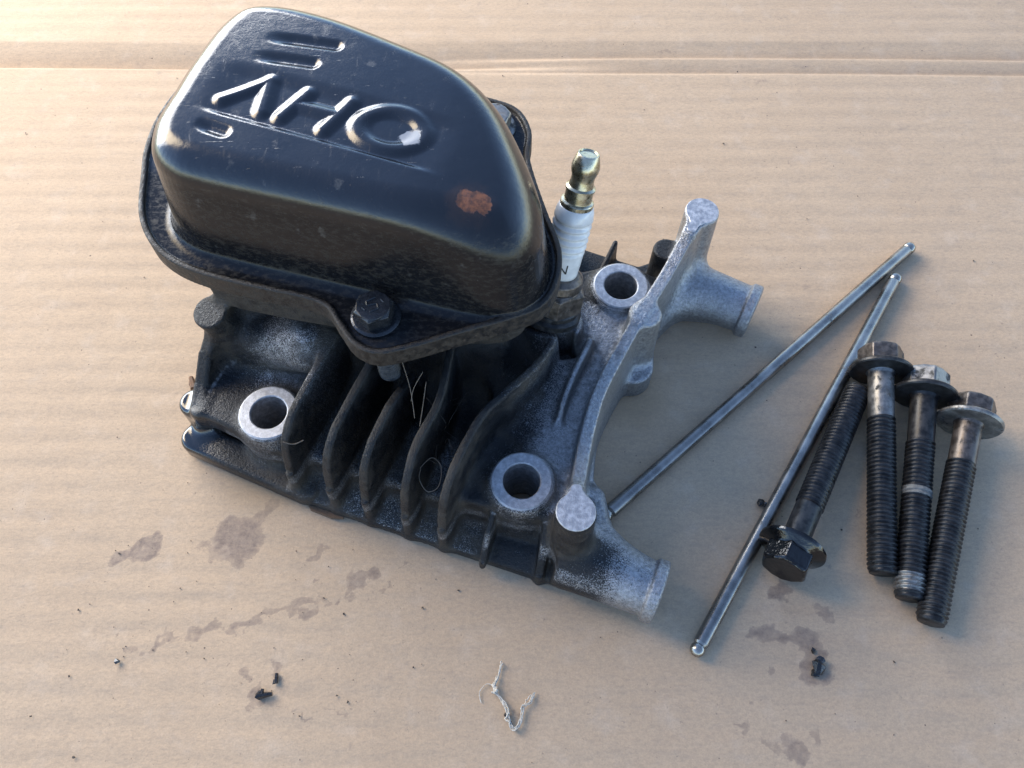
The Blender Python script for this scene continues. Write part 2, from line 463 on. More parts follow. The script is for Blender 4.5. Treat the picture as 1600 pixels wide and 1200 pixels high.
def surface_nets(fn, lo, hi, h):
    lo = np.array(lo, float); hi = np.array(hi, float)
    B = 6
    nb = np.ceil((hi - lo) / (h * B)).astype(int)
    N = nb * B + 1
    cb = [lo[k] + (np.arange(nb[k]) + 0.5) * B * h for k in range(3)]
    G = np.stack(np.meshgrid(*cb, indexing='ij'), -1).reshape(-1, 3).astype(f32)
    dc = fn(G).reshape(nb)
    D = np.repeat(np.repeat(np.repeat(dc, B, 0), B, 1), B, 2)
    D = np.pad(D, ((0, 1), (0, 1), (0, 1)), mode='edge').astype(f32)
    act = np.abs(dc) < B * h * 1.25
    mask = np.zeros(N, bool)
    ii = np.argwhere(act)
    for i, j, k in ii:
        mask[i * B:i * B + B + 1, j * B:j * B + B + 1, k * B:k * B + B + 1] = True
    idx = np.argwhere(mask)
    Pm = (lo + idx * h).astype(f32)
    vals = np.concatenate([fn(c) for c in np.array_split(Pm, max(1, len(Pm) // 400000))])
    D[mask] = vals
    S = D < 0
    # cells with a sign change
    c8 = [(a, b, c) for a in (0, 1) for b in (0, 1) for c in (0, 1)]
    sl = lambda A, o: A[o[0]:A.shape[0] - 1 + o[0], o[1]:A.shape[1] - 1 + o[1], o[2]:A.shape[2] - 1 + o[2]]
    cnt = sum(sl(S, o).astype(np.int8) for o in c8)
    cell = (cnt > 0) & (cnt < 8)
    ci = np.argwhere(cell)
    vid = np.full(cell.shape, -1, np.int64); vid[cell] = np.arange(len(ci))
    acc = np.zeros((len(ci), 3)); wsum = np.zeros(len(ci))
    for o in c8:
        for ax in range(3):
            if o[ax]: continue
            o2 = list(o); o2[ax] = 1
            d0 = D[ci[:, 0] + o[0], ci[:, 1] + o[1], ci[:, 2] + o[2]]
            d1 = D[ci[:, 0] + o2[0], ci[:, 1] + o2[1], ci[:, 2] + o2[2]]
            m = (d0 < 0) != (d1 < 0)
            t = np.where(m, d0 / np.where(m, d0 - d1, 1), 0)
            p = np.array(o, float)[None] + np.zeros((len(ci), 1)); p[:, ax] += t
            acc += p * m[:, None]; wsum += m
    V = lo + (ci + acc / wsum[:, None]) * h
    F = []
    for ax in range(3):
        u, w = (ax + 1) % 3, (ax + 2) % 3
        a = S[tuple(slice(0, -1) if k == ax else slice(1, -1) for k in range(3))]
        b = S[tuple(slice(1, None) if k == ax else slice(1, -1) for k in range(3))]
        e = np.argwhere(a != b)
        sgn = a[tuple(e.T)]
        e = e + np.array([0 if k == ax else 1 for k in range(3)])
        def at(du, dw):
            q = e.copy(); q[:, u] += du; q[:, w] += dw
            return vid[tuple(q.T)]
        q = np.stack([at(-1, -1), at(0, -1), at(0, 0), at(-1, 0)], 1)
        q[~sgn] = q[~sgn][:, ::-1]
        F.append(q)
    F = np.concatenate(F)
    F = F[(F >= 0).all(1)]
    V = V.astype(f32)
    def grad(V, e):
        g = np.stack([fn(V + np.eye(3, dtype=f32)[k] * e) - fn(V - np.eye(3, dtype=f32)[k] * e) for k in range(3)], 1)
        return g / (2 * e)
    for it in range(2):                                  # settle the vertices on the surface
        d = fn(V)
        if it == 0:
            g = np.stack([fn(V + np.eye(3, dtype=f32)[k] * f32(0.12)) - d for k in range(3)], 1) / 0.12
        st = d[:, None] * g / np.maximum((g * g).sum(1), 0.25)[:, None]
        V = V - np.clip(st, -h * 0.5, h * 0.5)
    g = grad(V, 0.22)
    Nn = g / np.maximum(np.linalg.norm(g, axis=1), 1e-6)[:, None]
    return V, F, Nn

def split_parts(V, F, Nn, lab, attrs, spec, parents):
    """one object for each face label; spec {label: (name, material, parent key)}"""
    out = {}
    for L, (name, mat, par) in spec.items():
        fs = F[lab == L]
        if len(fs) == 0: continue
        used, inv = np.unique(fs, return_inverse=True)
        me = np_mesh(name, V[used], inv.reshape(-1, 4))
        for k, a in attrs.items():
            at = me.attributes.new(k, 'FLOAT', 'POINT')
            at.data.foreach_set("value", np.ascontiguousarray(a[used], f32))
        me.normals_split_custom_set_from_vertices(Nn[used].astype(float).tolist())
        out[L] = link(name, me, mat, parents.get(par) if not isinstance(par, int) else out[par])
    return out

def sstep(x, a, b):
    t = np.clip((x - a) / (b - a), 0, 1); return t * t * (3 - 2 * t)

_r = np.random.RandomState(3)
def vnoise(x, y, s):
    """cheap smooth value noise in 2D"""
    x = x / s; y = y / s
    xi = np.floor(x).astype(int); yi = np.floor(y).astype(int)
    fx = x - xi; fy = y - yi; fx = fx * fx * (3 - 2 * fx); fy = fy * fy * (3 - 2 * fy)
    def hsh(a, b):
        n = (a * 374761393 + b * 668265263) & 0x7fffffff
        n = ((n ^ (n >> 13)) * 1274126177) & 0x7fffffff
        return (n & 0xffff) / 65535.0
    return (hsh(xi, yi) * (1 - fx) + hsh(xi + 1, yi) * fx) * (1 - fy) + (hsh(xi, yi + 1) * (1 - fx) + hsh(xi + 1, yi + 1) * fx) * fy

# ------------------------------------------------------------------ cardboard
def build_cardboard():
    xs = np.concatenate([np.linspace(-460, -215, 12)[:-1], np.arange(-215, 215.1, 0.9), np.linspace(215, 460, 12)[1:]])
    ys = np.concatenate([np.linspace(-340, -112, 20)[:-1], np.arange(-112, 188, 0.6), np.linspace(188, 460, 30)[1:]])
    X, Y = np.meshgrid(xs, ys, indexing='ij')
    Z = 0.11 * np.cos(2 * np.pi * (Y + 0.4 * np.sin(X / 60.0)) / 7.9) * (0.15 + 0.85 * vnoise(X, Y * 2.0, 45.0)) - 0.12
    Z += (vnoise(X, Y, 55.0) - 0.5) * 0.5 * sstep(np.hypot(X, Y + 15), 120, 170)
    ph = ((Y + 0.4 * np.sin(X / 60.0)) / 7.9 + 0.5) % 1.0 - 0.5
    Z -= 0.06 * np.exp(-(ph / 0.12) ** 2) * (0.3 + 0.7 * vnoise(X + 90, Y * 0.6, 30.0))
    # two pressed crease lines near the far edge, running across the sheet
    yc = 156.5 - (X + 200) * 0.006 + 0.8 * np.sin(X / 70.0)
    wl = sstep(-X, -60, 60)
    def crease(t, wd, dp, back):
        return -dp * np.where(t < 0, 0, np.where(t < wd, np.clip(t / wd, 0, 1) ** 1.2, 1 - sstep((t - wd) / back, 0, 1.0)))
    Z += wl * crease(yc - Y, 12.0, 3.6, 3.6) + (1 - wl) * (crease(yc - Y + 1, 8.0, 1.9, 2.6) + crease(yc - 10 - Y, 6.0, 1.5, 2.4))
    # stains
    st = np.zeros_like(X); so = np.zeros_like(X)
    XW = X + (vnoise(X, Y, 4.0) - .5) * 5 + (vnoise(X + 31, Y - 17, 1.5) - .5) * 2.2
    YW = Y + (vnoise(X - 57, Y + 23, 4.0) - .5) * 5 + (vnoise(X + 77, Y + 41, 1.5) - .5) * 2.2
    def blob(px, py, rx, ry, ang, s=1.0):
        nonlocal st
        c, n = math.cos(R(ang)), math.sin(R(ang))
        dx, dy = XW - px, YW - py
        q = np.hypot((dx * c + dy * n) / rx, (-dx * n + dy * c) / ry)
        st = np.maximum(st, s * (1 - sstep(q, 0.55, 1.3)))
    def trail(pts, w, s=0.8):
        for (x0, y0), (x1, y1) in zip(pts[:-1], pts[1:]):
            L = math.hypot(x1 - x0, y1 - y0); n = max(2, int(L / (w * 1.2)))
            for i in range(n + 1):
                t = i / n
                blob(x0 + (x1 - x0) * t + rnd.uniform(-w, w) * .4, y0 + (y1 - y0) * t + rnd.uniform(-w, w) * .4, w * rnd.uniform(.6, 1.5), w * rnd.uniform(.5, 1.0), math.degrees(math.atan2(y1 - y0, x1 - x0)) + rnd.uniform(-25, 25), s * rnd.uniform(.55, 1.05))
    blob(-77, -50, 9, 6.5, 15, 1.1); blob(-71, -42, 6, 2.5, 35, 0.7)
    blob(-108.5, -54.5, 4.0, 2.6, 35, 1.25); blob(-101.5, -51.5, 5.0, 2.8, 38, 1.25)
    blob(-54, -52, 1.6, 3, -20, 0.7); blob(-53, -60, 1.3, 1.3, 0, 0.8)
    trail([(-100, -79), (-84, -75), (-68, -72), (-52, -67)], 2.0, 0.9)
    trail([(-52, -67), (-44, -64), (-38, -58)], 2.2, 0.85)
    trail([(-40, -68), (-34, -62), (-30, -57)], 1.2, 0.6)
    blob(-69, -85, 2.2, 3.4, 20, 0.75); blob(-62, -84, 1.7, 3.6, 25, 0.75); blob(-64, -91, 2.4, 3.4, 10, 0.9)
    trail([(-60, -95), (-38, -95)], 0.8, 0.7)
    blob(68, -75, 4.5, 2.6, -10, 0.85); blob(76, -77, 5.5, 3.2, -40, 0.85); blob(83, -70, 2.2, 3.6, 20, 0.7); blob(68, -84, 2, 2.6, 0, 0.7)
    blob(78.8, -83.5, 3.6, 4.6, 0, 0.9); blob(73, -66, 2.2, 3.0, 0, 0.95); blob(79, -78.5, 2.4, 2.0, 0, .8)
    blob(70, -103, 2.4, 6, 25, 0.8); blob(75, -100, 1.6, 3.5, 30, 0.65); blob(57, -98, 1.4, 3, -15, .6); blob(64, -104, 3, 3, 0, .6)
    blob(0.4, -95.5, 2.2, 2.6, 0, 0.6)
    trail([(98, 164), (104, 170), (113, 171)], 2.2, 0.5); blob(60, 151, 7, 1.6, 0, 0.5); blob(97, 133, 10, 1.8, 2, 0.5); blob(20, 153, 9, 1.6, 0, .45)
    for _ in range(60):
        blob(rnd.uniform(-190, 190), rnd.uniform(-107, 140), rnd.uniform(.4, 1.2), rnd.uniform(.3, .8), rnd.uniform(0, 180), rnd.uniform(.45, .75))
    for _ in range(26):
        x, y = rnd.uniform(-150, 150), rnd.uniform(-107, 120)
        trail([(x, y), (x + rnd.uniform(3, 9), y + rnd.uniform(-1, 1))], 0.6, 0.55)
    # oil soaking out round the head
    so = np.maximum(so, 0.8 * (1 - sstep(np.hypot((X + 70) / 16, (Y + 33) / 10), 0.3, 1.2)))
    so = np.maximum(so, 0.7 * (1 - sstep(np.hypot((X - 37) / 12, (Y + 4) / 14), 0.3, 1.2)))
    nx, ny = X.shape
    V = np.stack([X, Y, Z], -1).reshape(-1, 3)
    i, j = np.meshgrid(np.arange(nx - 1), np.arange(ny - 1), indexing='ij')
    a = (i * ny + j).ravel()
    F = np.stack([a, a + ny, a + ny + 1, a + 1], 1)
    # turned-down edge so the sheet has its thickness
    ring = list(range(0, nx * ny, ny)) + list(range((nx - 1) * ny + 1, nx * ny)) + list(range((nx - 2) * ny + ny - 1, -1, -ny)) + list(range(ny - 2, 0, -1))
    Vb = V[ring].copy(); Vb[:, 2] = -4.5
    n0 = len(V); V = np.concatenate([V, Vb])
    L = len(ring)
    Fe = [(ring[q], n0 + q, n0 + (q + 1) % L, ring[(q + 1) % L]) for q in range(L)]
    F = np.concatenate([F, np.array(Fe)[:, ::-1]])
    me = np_mesh("cardboard_sheet", V, F)
    for nme, arr in (("stain", st), ("soak", so)):
        at = me.attributes.new(nme, 'FLOAT', 'POINT')
        at.data.foreach_set("value", np.concatenate([arr.ravel(), np.zeros(L)]).astype(f32))
    o = link("cardboard_sheet", me, "cardboard")
    tag(o, "tan corrugated cardboard sheet with oil stains under all the parts", None, None, "structure")
build_cardboard()

# ------------------------------------------------------------------ cylinder head
head = empty("cylinder_head")
tag(head, "black and bare aluminium cylinder head with stamped black cover and spark plug", "cylinder head")

BOLT_A, BOLT_B, BOLT_C = (-66.2, -21.1), (2.5, -41.1), (32.3, 21.1)
BOSS_Z = 22.0
POST1, POST2 = (15.3, -54.3), (55.8, 38.6)
POST_Z = 35.0
PLUG0, PLUG1 = np.array([10.7, 7.9, 25.5]), np.array([19.2, 24.6, 76.0])
PLATE = [(-95, -20), (-57, -40), (8.5, -62), (20, -63), (29, -57), (25.5, -45), (23.0, -33.7), (24.0, -21.6), (27.3, -13.2), (36, 2.3),
         (43, 19), (52, 24), (60, 36), (56, 43), (48, 43), (41, 40.2), (28, 45.4), (21.9, 48), (-5, 58), (-62, 60), (-80, 18)]
A_BLOCK = [(-87, -19.5), (-61.5, -31.5), (-54, -12), (-56, 6), (-78, 6)]
MID = [(-60, -29.5), (-16, -44), (-4, -18), (0, 20), (-60, 30), (-64, 0)]
RDECK = [(-14, -45.5), (10.3, -51.2), (17, -50), (18.5, -38), (20.5, -28), (24, -17), (30, -6), (37, 7), (43, 17), (44, 26), (34, 31), (20, 28), (10, 14), (-2, 0), (-8, -24)]
UNDER = [cuv(-70, -10), cuv(-30, -10), cuv(-2, -5), cuv(-2, 20), cuv(-24, 40), cuv(-70, 36)]
BOX = spline([cuv(-79, -12), cuv(-73, -19), cuv(-60, -19.5), cuv(-42, -18.5), cuv(-26, -17), cuv(-10, -15), cuv(2, -11), cuv(6, -3), cuv(2, 14), cuv(-10, 32), cuv(-18, 44), cuv(-30, 43), cuv(-72, 40), cuv(-79, 33)], 5)
RIDGE = [(15.6, -49.0), (16.9, -43), (18.3, -36), (20.2, -28.0), (23.6, -17.4), (29.2, -6.4), (36.8, 7.0), (43.9, 18.4), (50.3, 29.4), (54, 36)]
RIDGE_T = [33.6, 29.5, 28.0, 28.0, 28.0, 28.4, 30.0, 31.0, 33.6, 34.6]
SN, CS = math.sin(R(68)), math.cos(R(68))
KNEE = ([0, 1.0, 2.0, 3.5, 6, 10, 20, 40], [16.5, 22, 26, 29.5, 32, 34.3, 35, 35])
def fin_path(b, L, phi=68, tail=None):
    s = [0, 1.0, 2.0, 3.5, 6, 10, 15, 20, 25, 30, 36]
    s = [q for q in s if q < L] + [L]
    d = np.array([math.cos(R(phi)), math.sin(R(phi))])
    p = [np.array(b) + d * q for q in s]
    t = [float(np.interp(q, *KNEE)) for q in s]
    if tail:
        t = [a if q < tail[0] else float(np.interp(q, [tail[0], L], [a, tail[1]])) for a, q in zip(t, s)]
    return p, t
def fin_curve(pts, tops):
    """plan curve from the outer edge inwards, with the rounded knee of the other fins"""
    P = spline(pts, 6, closed=False)
    s = np.concatenate([[0], np.cumsum(np.linalg.norm(np.diff(P, axis=0), axis=1))])
    ks = np.linspace(0, s[-1], len(tops))
    t = np.minimum(np.interp(s, *KNEE), np.interp(s, ks, tops))
    return P, t.tolist()
FINS = [fin_path((-60.0, -36.2), 34, 69), fin_path((-48.8, -40.7), 34, 68), fin_path((-39.0, -44.2), 33, 68.5, (22, 29)),
        fin_curve([(-28.2, -48.3), (-26.3, -43.6), (-23.6, -34.8), (-18.8, -23.7), (-16.4, -8)], [35, 35, 36, 36, 36]),
        fin_curve([(-18.4, -52.0), (-15.4, -44.7), (-12, -36.2), (-7.4, -27.2), (-1.7, -21.0), (6.1, -12.6), (10.9, -3.4)], [35, 34.5, 34, 34, 34, 33, 30])]
PIPE1 = ((13.5, -56.5, 8.7), (38.6, -66.9, 8.7))
PIPE2 = ((48, 33.6, 9.2), (74.8, 20.2, 9.2))
def along(a, b, d):
    a = np.array(a, float); b = np.array(b, float); n = (b - a) / np.linalg.norm(b - a)
    return b + n * d

def head_groups(P):
    x, y, z = P[:, 0], P[:, 1], P[:, 2]
    g = {}
    # --- body
    nd_ = 0.317 * x + 0.948 * y + 56.5
    b = extr(sdp(x, y, PLATE), z, 0, np.where(x > 12, 6.5, np.where(x < -60, 5.0, 3.6 + 0.5 * np.clip(nd_, 0, 11))), 0.9)
    b = smin(b, extr(sdp(x, y, A_BLOCK), z, 10.8, 18.5, 1.6), 0.8)
    b = np.minimum(b, extr(sdp(x, y, A_BLOCK) + 2.5, z, 2, 12, .6))
    b = smin(b, extr(sdp(x, y, MID), z, 0, 13.0, 2.0), 3.0)
    rd = extr(sdp(x, y, RDECK), z, 0, 20.0, 1.4)
    b = smin(b, rd, 2.5)
    und = extr(sdp(x, y, UNDER) - np.clip(40 - z, 0, 26) * 0.22, z, 0, 43, 2.0)
    b = smin(b, und, 9.0)
    # scooped slope behind the left bolt seat
    b = smin(b, capsule(P, (-72, 2, 24), (-55, -4, 30), 7, 8), 8)
    # long rounded shelf along the near left edge and the stub beside it
    b = smin(b, wall(P, [(-91.2, -21.0), (-57.8, -35.6)], [7.2, 6.6], 9.0, 0.4, 1.5, 0.0), 0.6)
    b = smin(b, cyl(P, (-91.5, -12.6), 4.3, 1, 13, 1.6), 1.5)
    b = smin(b, wall(P, [(-91, -12), (-84, -4), (-78, 10)], [9, 9, 9], 6), 2)
    # left rib up to the cut-off stub
    lr = wall(P, [(-88.2, -17.5), (-87.5, -11), (-85.2, -5), (-80, 1.5), (-70, 8)], [17.5, 20, 27, 37, 38], 4.2, 4, 1.2)
    lr = smin(lr, rod_sd(P, (-77.5, 2.5, 24), (-80.2, -0.4, 40.5), 4.7, 0.5), 3)
    b = smin(b, lr, 4)
    # boss round each bolt hole, spot-faced from above
    for c in (BOLT_A, BOLT_B, BOLT_C):
        b = smin(b, cyl(P, c, 8.6, 0, BOSS_Z, 0.7, 0.05), 3.0)
    b = smax(b, -extr(np.hypot(x - BOLT_A[0], y - BOLT_A[1]) - 8.5, z, BOSS_Z, 60, .4), 0.8)
    b = smax(b, -extr(np.hypot(x - BOLT_C[0], y - BOLT_C[1]) - 8.7, z, BOSS_Z, 60, .4), 0.8)
    # spark plug boss
    ax = (PLUG1 - PLUG0) / np.linalg.norm(PLUG1 - PLUG0)
    b = smin(b, rod_sd(P, PLUG0 - ax * 20, PLUG0 + ax * 0.5, 9.8, 0.8, 11.5), 3)
    b = smax(b, -rod_sd(P, PLUG0 + ax * 0.4, PLUG0 + ax * 60, 10.5, 0.5), 1.0)
    # pockets cut into the near wall by the right bolt seat, and a small well beside the plug
    b = smax(b, -extr(sd_poly(x, y, [(-14.2, -47.5), (-6.2, -49.6), (-9.0, -58.6), (-16.4, -56.0)]), z, 7.5, 40, 1.0), 1.4)
    b = smax(b, -extr(sd_poly(x, y, [(-4.0, -50.4), (7.6, -53.4), (5.0, -60.4), (-6.4, -57.4)]), z, 6.8, 40, 1.0), 1.4)
    b = smax(b, -extr(sd_poly(x, y, [(13.5, -3.5), (18.5, -2.0), (17.2, 3.0), (12.5, 1.4)]), z, 13, 40, 1.0), 1.4)
    b = smax(b, -capsule(P, (1, -24, 23.5), (-4, -33, 23.5), 6.0, 4.5), 3)
    b = smin(b, wall(P, [(-5.0, -48.5), (-6.4, -53), (-8.0, -58.0)], [18.5, 15.5, 8], 1.6, 3, .6), 1.0)
    b = smin(b, wall(P, [(9.0, -52.0), (8.4, -56), (7.2, -61.4)], [18.5, 15, 7], 2.2, 0, .6), 1.5)
    # back: stub, thin fins
    b = smin(b, cyl(P, (46.8, 33.4), 4.1, 0, 24, 0.8, 0.02), 2.0)
    b = smin(b, wall(P, [(32.8, 43.0), (28.6, 35.0)], [15.5, 13], 1.6, 0, .7), 1.0)
    b = smin(b, wall(P, [(20.5, 46.2), (17.5, 38)], [15.5, 14], 1.6, 0, .7), 1.0)
    # foot and boss on the right wall
    b = smin(b, cyl(P, (36.2, 1.6), 6.2, 0, 9, 1.0), 2.0)
    g['body'] = b
    # --- rocker box under the cover
    bx = extr(sdp(x, y, BOX) + np.clip(57 - z, 0, 20) * 0.05, z, 40.5, 57.3, 1.8)
    g['box'] = bx
    # --- fins
    for i, (p, t) in enumerate(FINS):
        g['fin%d' % i] = wall(P, p, t, 2.3, 1.0, 0.7, 0.030)
    g['fin5'] = wall(P, spline([(22.8, 1.9), (20.6, -3.5), (17.5, -9.9), (14.4, -17.5), (12.4, -24.6)], 4, False), np.interp(np.linspace(0, 1, 17), [0, .12, .5, .8, 1], [22, 27.5, 27, 24.5, 20]).tolist(), 1.7, 5, 0.7, 0.05)
    # --- ridge
    rp = spline(RIDGE, 4, False)
    rt = np.interp(np.linspace(0, 1, len(rp)), np.linspace(0, 1, len(RIDGE)), RIDGE_T).tolist()
    r = wall(P, rp, rt, 3.6, 0.0, 0.45, 0.03)
    r = smin(r, cyl(P, (37.4, 6.2), 4.6, 0, 30.0, 0.9, 0.03), 2.0)
    g['ridge'] = r
    # --- posts
    p1 = cyl(P, POST1, 5.0, 6, POST_Z, 0.5, 0.02)
    g['post1'] = smin(p1, wall(P, [(15.3, -52), (15.6, -48.6)], [POST_Z, POST_Z], 3.0, 10, 0.5), 1.6)
    p2 = cyl(P, POST2, 5.0, 6, POST_Z, 0.5, 0.02)
    g['post2'] = smin(p2, wall(P, [(55.0, 37), (51.8, 31.8)], [POST_Z, POST_Z - .2], 3.0, 14, 0.5), 1.6)
    # --- ports
    for k, (a, c) in (('pipe1', PIPE1), ('pipe2', PIPE2)):
        t = rod_sd(P, a, c, 7.3, 0.6, 8.6)
        t = smin(t, rod_sd(P, along(a, c, -3.3), c, 8.5, 0.7), 0.8)
        t = smax(t, -rod_sd(P, along(a, c, -15), along(a, c, 3), 5.6, 0.3), 0.6)
        g[k] = t
    g['pipe2'] = smin(g['pipe2'], wall(P, [(44, 17), (52, 24), (60, 26)], [11, 12, 9], 5, 3, 2.0), 7.0)
    g['pipe1'] = smin(g['pipe1'], wall(P, [(23, -40), (24, -50), (30, -60)], [10, 12, 9], 5, 1, 2.0), 7.0)
    return g

KS = dict(box=3.0, ridge=2.4, post1=3.0, post2=3.0, pipe1=4.0, pipe2=4.0)
def head_fn(P):
    g = head_groups(P)
    d = g['body']
    for k, q in g.items():
        if k != 'body':
            d = smin(d, q, KS.get(k, 2.2))
    x, y, z = P[:, 0], P[:, 1], P[:, 2]
    for c in (BOLT_A, BOLT_B, BOLT_C):
        d = smax(d, -(np.hypot(x - c[0], y - c[1]) - 5.0), 0.5)
    for c in (POST1, POST2):
        d = np.where(np.hypot(x - c[0], y - c[1]) < 9.5, np.maximum(d, z - POST_Z), d)
    return np.maximum(d, 0.35 - z)

V, F, Nn = surface_nets(head_fn, (-102, -78, -1.0), (86, 66, 60), 0.62)
fc = V[F].mean(1).astype(f32)
gg = head_groups(fc)
keys = list(gg.keys())
lab = np.argmin(np.stack([gg[k] for k in keys], 1), 1)
x, y, z = V[:, 0], V[:, 1], V[:, 2]
u22 = x * math.cos(R(22)) - y * math.sin(R(22)); v22 = x * math.sin(R(22)) + y * math.cos(R(22))
wob = (vnoise(x, y, 9.0) - .5) * 6
up_silver = 1 - sstep(u22 + wob, 0, 30)
low_silver = 1 - sstep(u22 + wob, 36, 58)
near = 1 - sstep(v22, -45, -38)
paint = up_silver * (1 - near) + low_silver * near
paint = np.where((v22 > 36) & (u22 < 38), 1.0, paint)
paint = np.maximum(paint, np.where(v22 > 24, 0.9 * (1 - sstep(u22, 24, 34)), 0))
paint = np.maximum(paint, np.where(near > .5, 0.8 * (1 - sstep(z, 2, 7)) * (1 - sstep(u22, 48, 54)), 0))
paint = np.minimum(paint, 1 - 0.50 * (1 - sstep(np.hypot(x + 60, y + 11) / 16, .3, 1.3)) * (z < 38))
paint = np.minimum(paint, 1 - 0.42 * (1 - sstep(np.abs(z - 13), 1, 3.5)) * (v22 < -30))     # paint thinned to speckle, imitating sparkle on the flat floors between fins
for c in (BOLT_A, BOLT_B, BOLT_C):
    rr_ = np.hypot(x - c[0], y - c[1])
    paint = np.where((rr_ < 5.4), 0.25, paint)
    paint = np.minimum(paint, 0.5 + 0.5 * sstep(rr_, 8.0, 11))
gv = head_groups(V)
sil = np.minimum(gv['ridge'], np.minimum(gv['post2'], gv['pipe2'])) < 1.3
paint = np.where(sil, np.minimum(paint, 0.30), np.maximum(paint, 0.20))
flat = (Nn[:, 2] > 0.6) & (z < 16) & (v22 < -28) & (u22 < 12) & (u22 > -45)
paint = np.where(flat, np.minimum(paint, 0.72), paint)  # bare specks painted on level floors in place of their sky sparkle
grime_dull = np.clip(0.25 + 0.3 * (vnoise(x, y, 14) - .5), 0, 1)
grime_dull = np.where(z > 41, 0.62, grime_dull)
grime_dull = np.maximum(grime_dull, 0.62 * ((np.hypot(x - POST1[0], y - POST1[1]) < 6.6) & (z > 12) & (z < 34)))
grime_dull = np.maximum(grime_dull, 0.45 * sstep(-Nn[:, 2], -.25, .0) * (v22 < -28) * (u22 < 30))
grime_dull = np.where(u22 > 30, grime_dull * .75, grime_dull)
grime_dull = np.where((u22 < 14) & (u22 > -52) & (z < 37), np.maximum(grime_dull, 0.42 + 0.5 * (vnoise(x + y, z * 1.4, 7.0) - .5)), grime_dull)
edge = np.clip(1.15 + head_fn(V - Nn.astype(f32) * f32(1.15)), 0, 1)
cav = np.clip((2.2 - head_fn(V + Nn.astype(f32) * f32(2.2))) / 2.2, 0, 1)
grime_dull = np.clip(grime_dull + 0.55 * cav, 0, 1)
oil = (1 - sstep(u22, -78, -62)) * (1 - sstep(z, 15, 20)) * (v22 < -22)
grime_dull = grime_dull * (1 - oil)
paint = np.maximum(paint, 1.9 * (oil > 0.15))
spec = {}
nm = dict(body=("head_casting", 'casting'), box=("rocker_box", 'casting'), ridge=("curved_ridge", 'casting'), post1=("mounting_post", 'casting'), post2=("mounting_post", 'casting'),
          pipe1=("port_pipe", 'casting'), pipe2=("port_pipe", 'casting'))
for i, k in enumerate(keys):
    n_, m_ = nm.get(k, ("cooling_fin", 'casting'))
    spec[i] = (n_, m_, 'head')
parts = split_parts(V, F, Nn, lab, dict(paint=paint, grime_dull=grime_dull, oil=oil, edge=edge), spec, dict(head=head))
parts[keys.index('pipe1')]["label"] = "near port pipe, black at its root and bare silver at the lip"
parts[keys.index('pipe2')]["label"] = "far port pipe of bare silver aluminium"
parts[keys.index('box')]["label"] = "grimy brown black rocker box wall"

# bright machined seats round the bolt holes
def ring_seat(c, lab_):
    Vr, Fr = lathe([(4.94, -20.5), (4.94, 0.15), (5.25, 0.38), (7.75, 0.38), (8.15, 0.1), (8.15, -0.6)], 56, False, False)
    me = np_mesh("bolt_seat", Vr, Fr); sharp(me, 30)
    o = link("bolt_seat", me, "machined", head)
    o.location = (c[0] * MM, c[1] * MM, BOSS_Z * MM)
    return o
for c in (BOLT_A, BOLT_B, BOLT_C): ring_seat(c, "")

# machined keyhole faces on the two posts
def post_face(c, toward, zt, post):
    d = Vector((toward[0] - c[0], toward[1] - c[1])); L = d.length; d.normalize(); n = Vector((-d.y, d.x))
    pts = []
    a0 = math.asin(1.5 / 4.85) + 0.22
    for i in range(41):
        a = a0 + (2 * math.pi - 2 * a0) * i / 40
        pts.append((4.85 * math.cos(a), 4.85 * math.sin(a)))
    tip = [(5.6, -1.45), (L - .6, -1.35), (L, -0.7), (L, 0.7), (L - .6, 1.35), (5.6, 1.45)]
    out = pts + tip
    P2 = [(c[0] + d.x * px + n.x * py, c[1] + d.y * px + n.y * py) for px, py in out]
    N_ = len(P2); cx, cy = c
    ins = [(cx + (px - cx) * 0.965, cy + (py - cy) * 0.965) for px, py in P2]
    Vv = [(*p, zt - 0.6) for p in P2] + [(*p, zt + 0.12) for p in P2] + [(*p, zt + 0.3) for p in ins]
    Ff = []
    for r_ in range(2):
        for i in range(N_):
            Ff.append((r_ * N_ + i, r_ * N_ + (i + 1) % N_, (r_ + 1) * N_ + (i + 1) % N_, (r_ + 1) * N_ + i))
    Ff.append(tuple(2 * N_ + i for i in range(N_)))
    me = np_mesh("machined_face", Vv, Ff, False)
    link("machined_face", me, "machined", post)
post_face(POST1, (15.7, -47.2), POST_Z, parts[keys.index('post1')])
post_face(POST2, (51.4, 30.9), POST_Z, parts[keys.index('post2')])

# gasket scrap caught under the near edge
me = np_mesh("gasket_scrap", [(-58.5, -38.5, .2), (-57, -41.2, .2), (-51, -43.6, .2), (-47.5, -43.8, .2), (-47.5, -41, .2), (-58.5, -38.5, 1.5), (-57, -41.2, 1.5), (-51, -43.6, 1.5), (-47.5, -43.8, 1.5), (-47.5, -41, 1.5)],
             [(5, 6, 7, 8, 9), (0, 1, 6, 5), (1, 2, 7, 6), (2, 3, 8, 7), (3, 4, 9, 8), (4, 0, 5, 9), (4, 3, 2, 1, 0)], False)
link("gasket_scrap", me, "gasket", head)

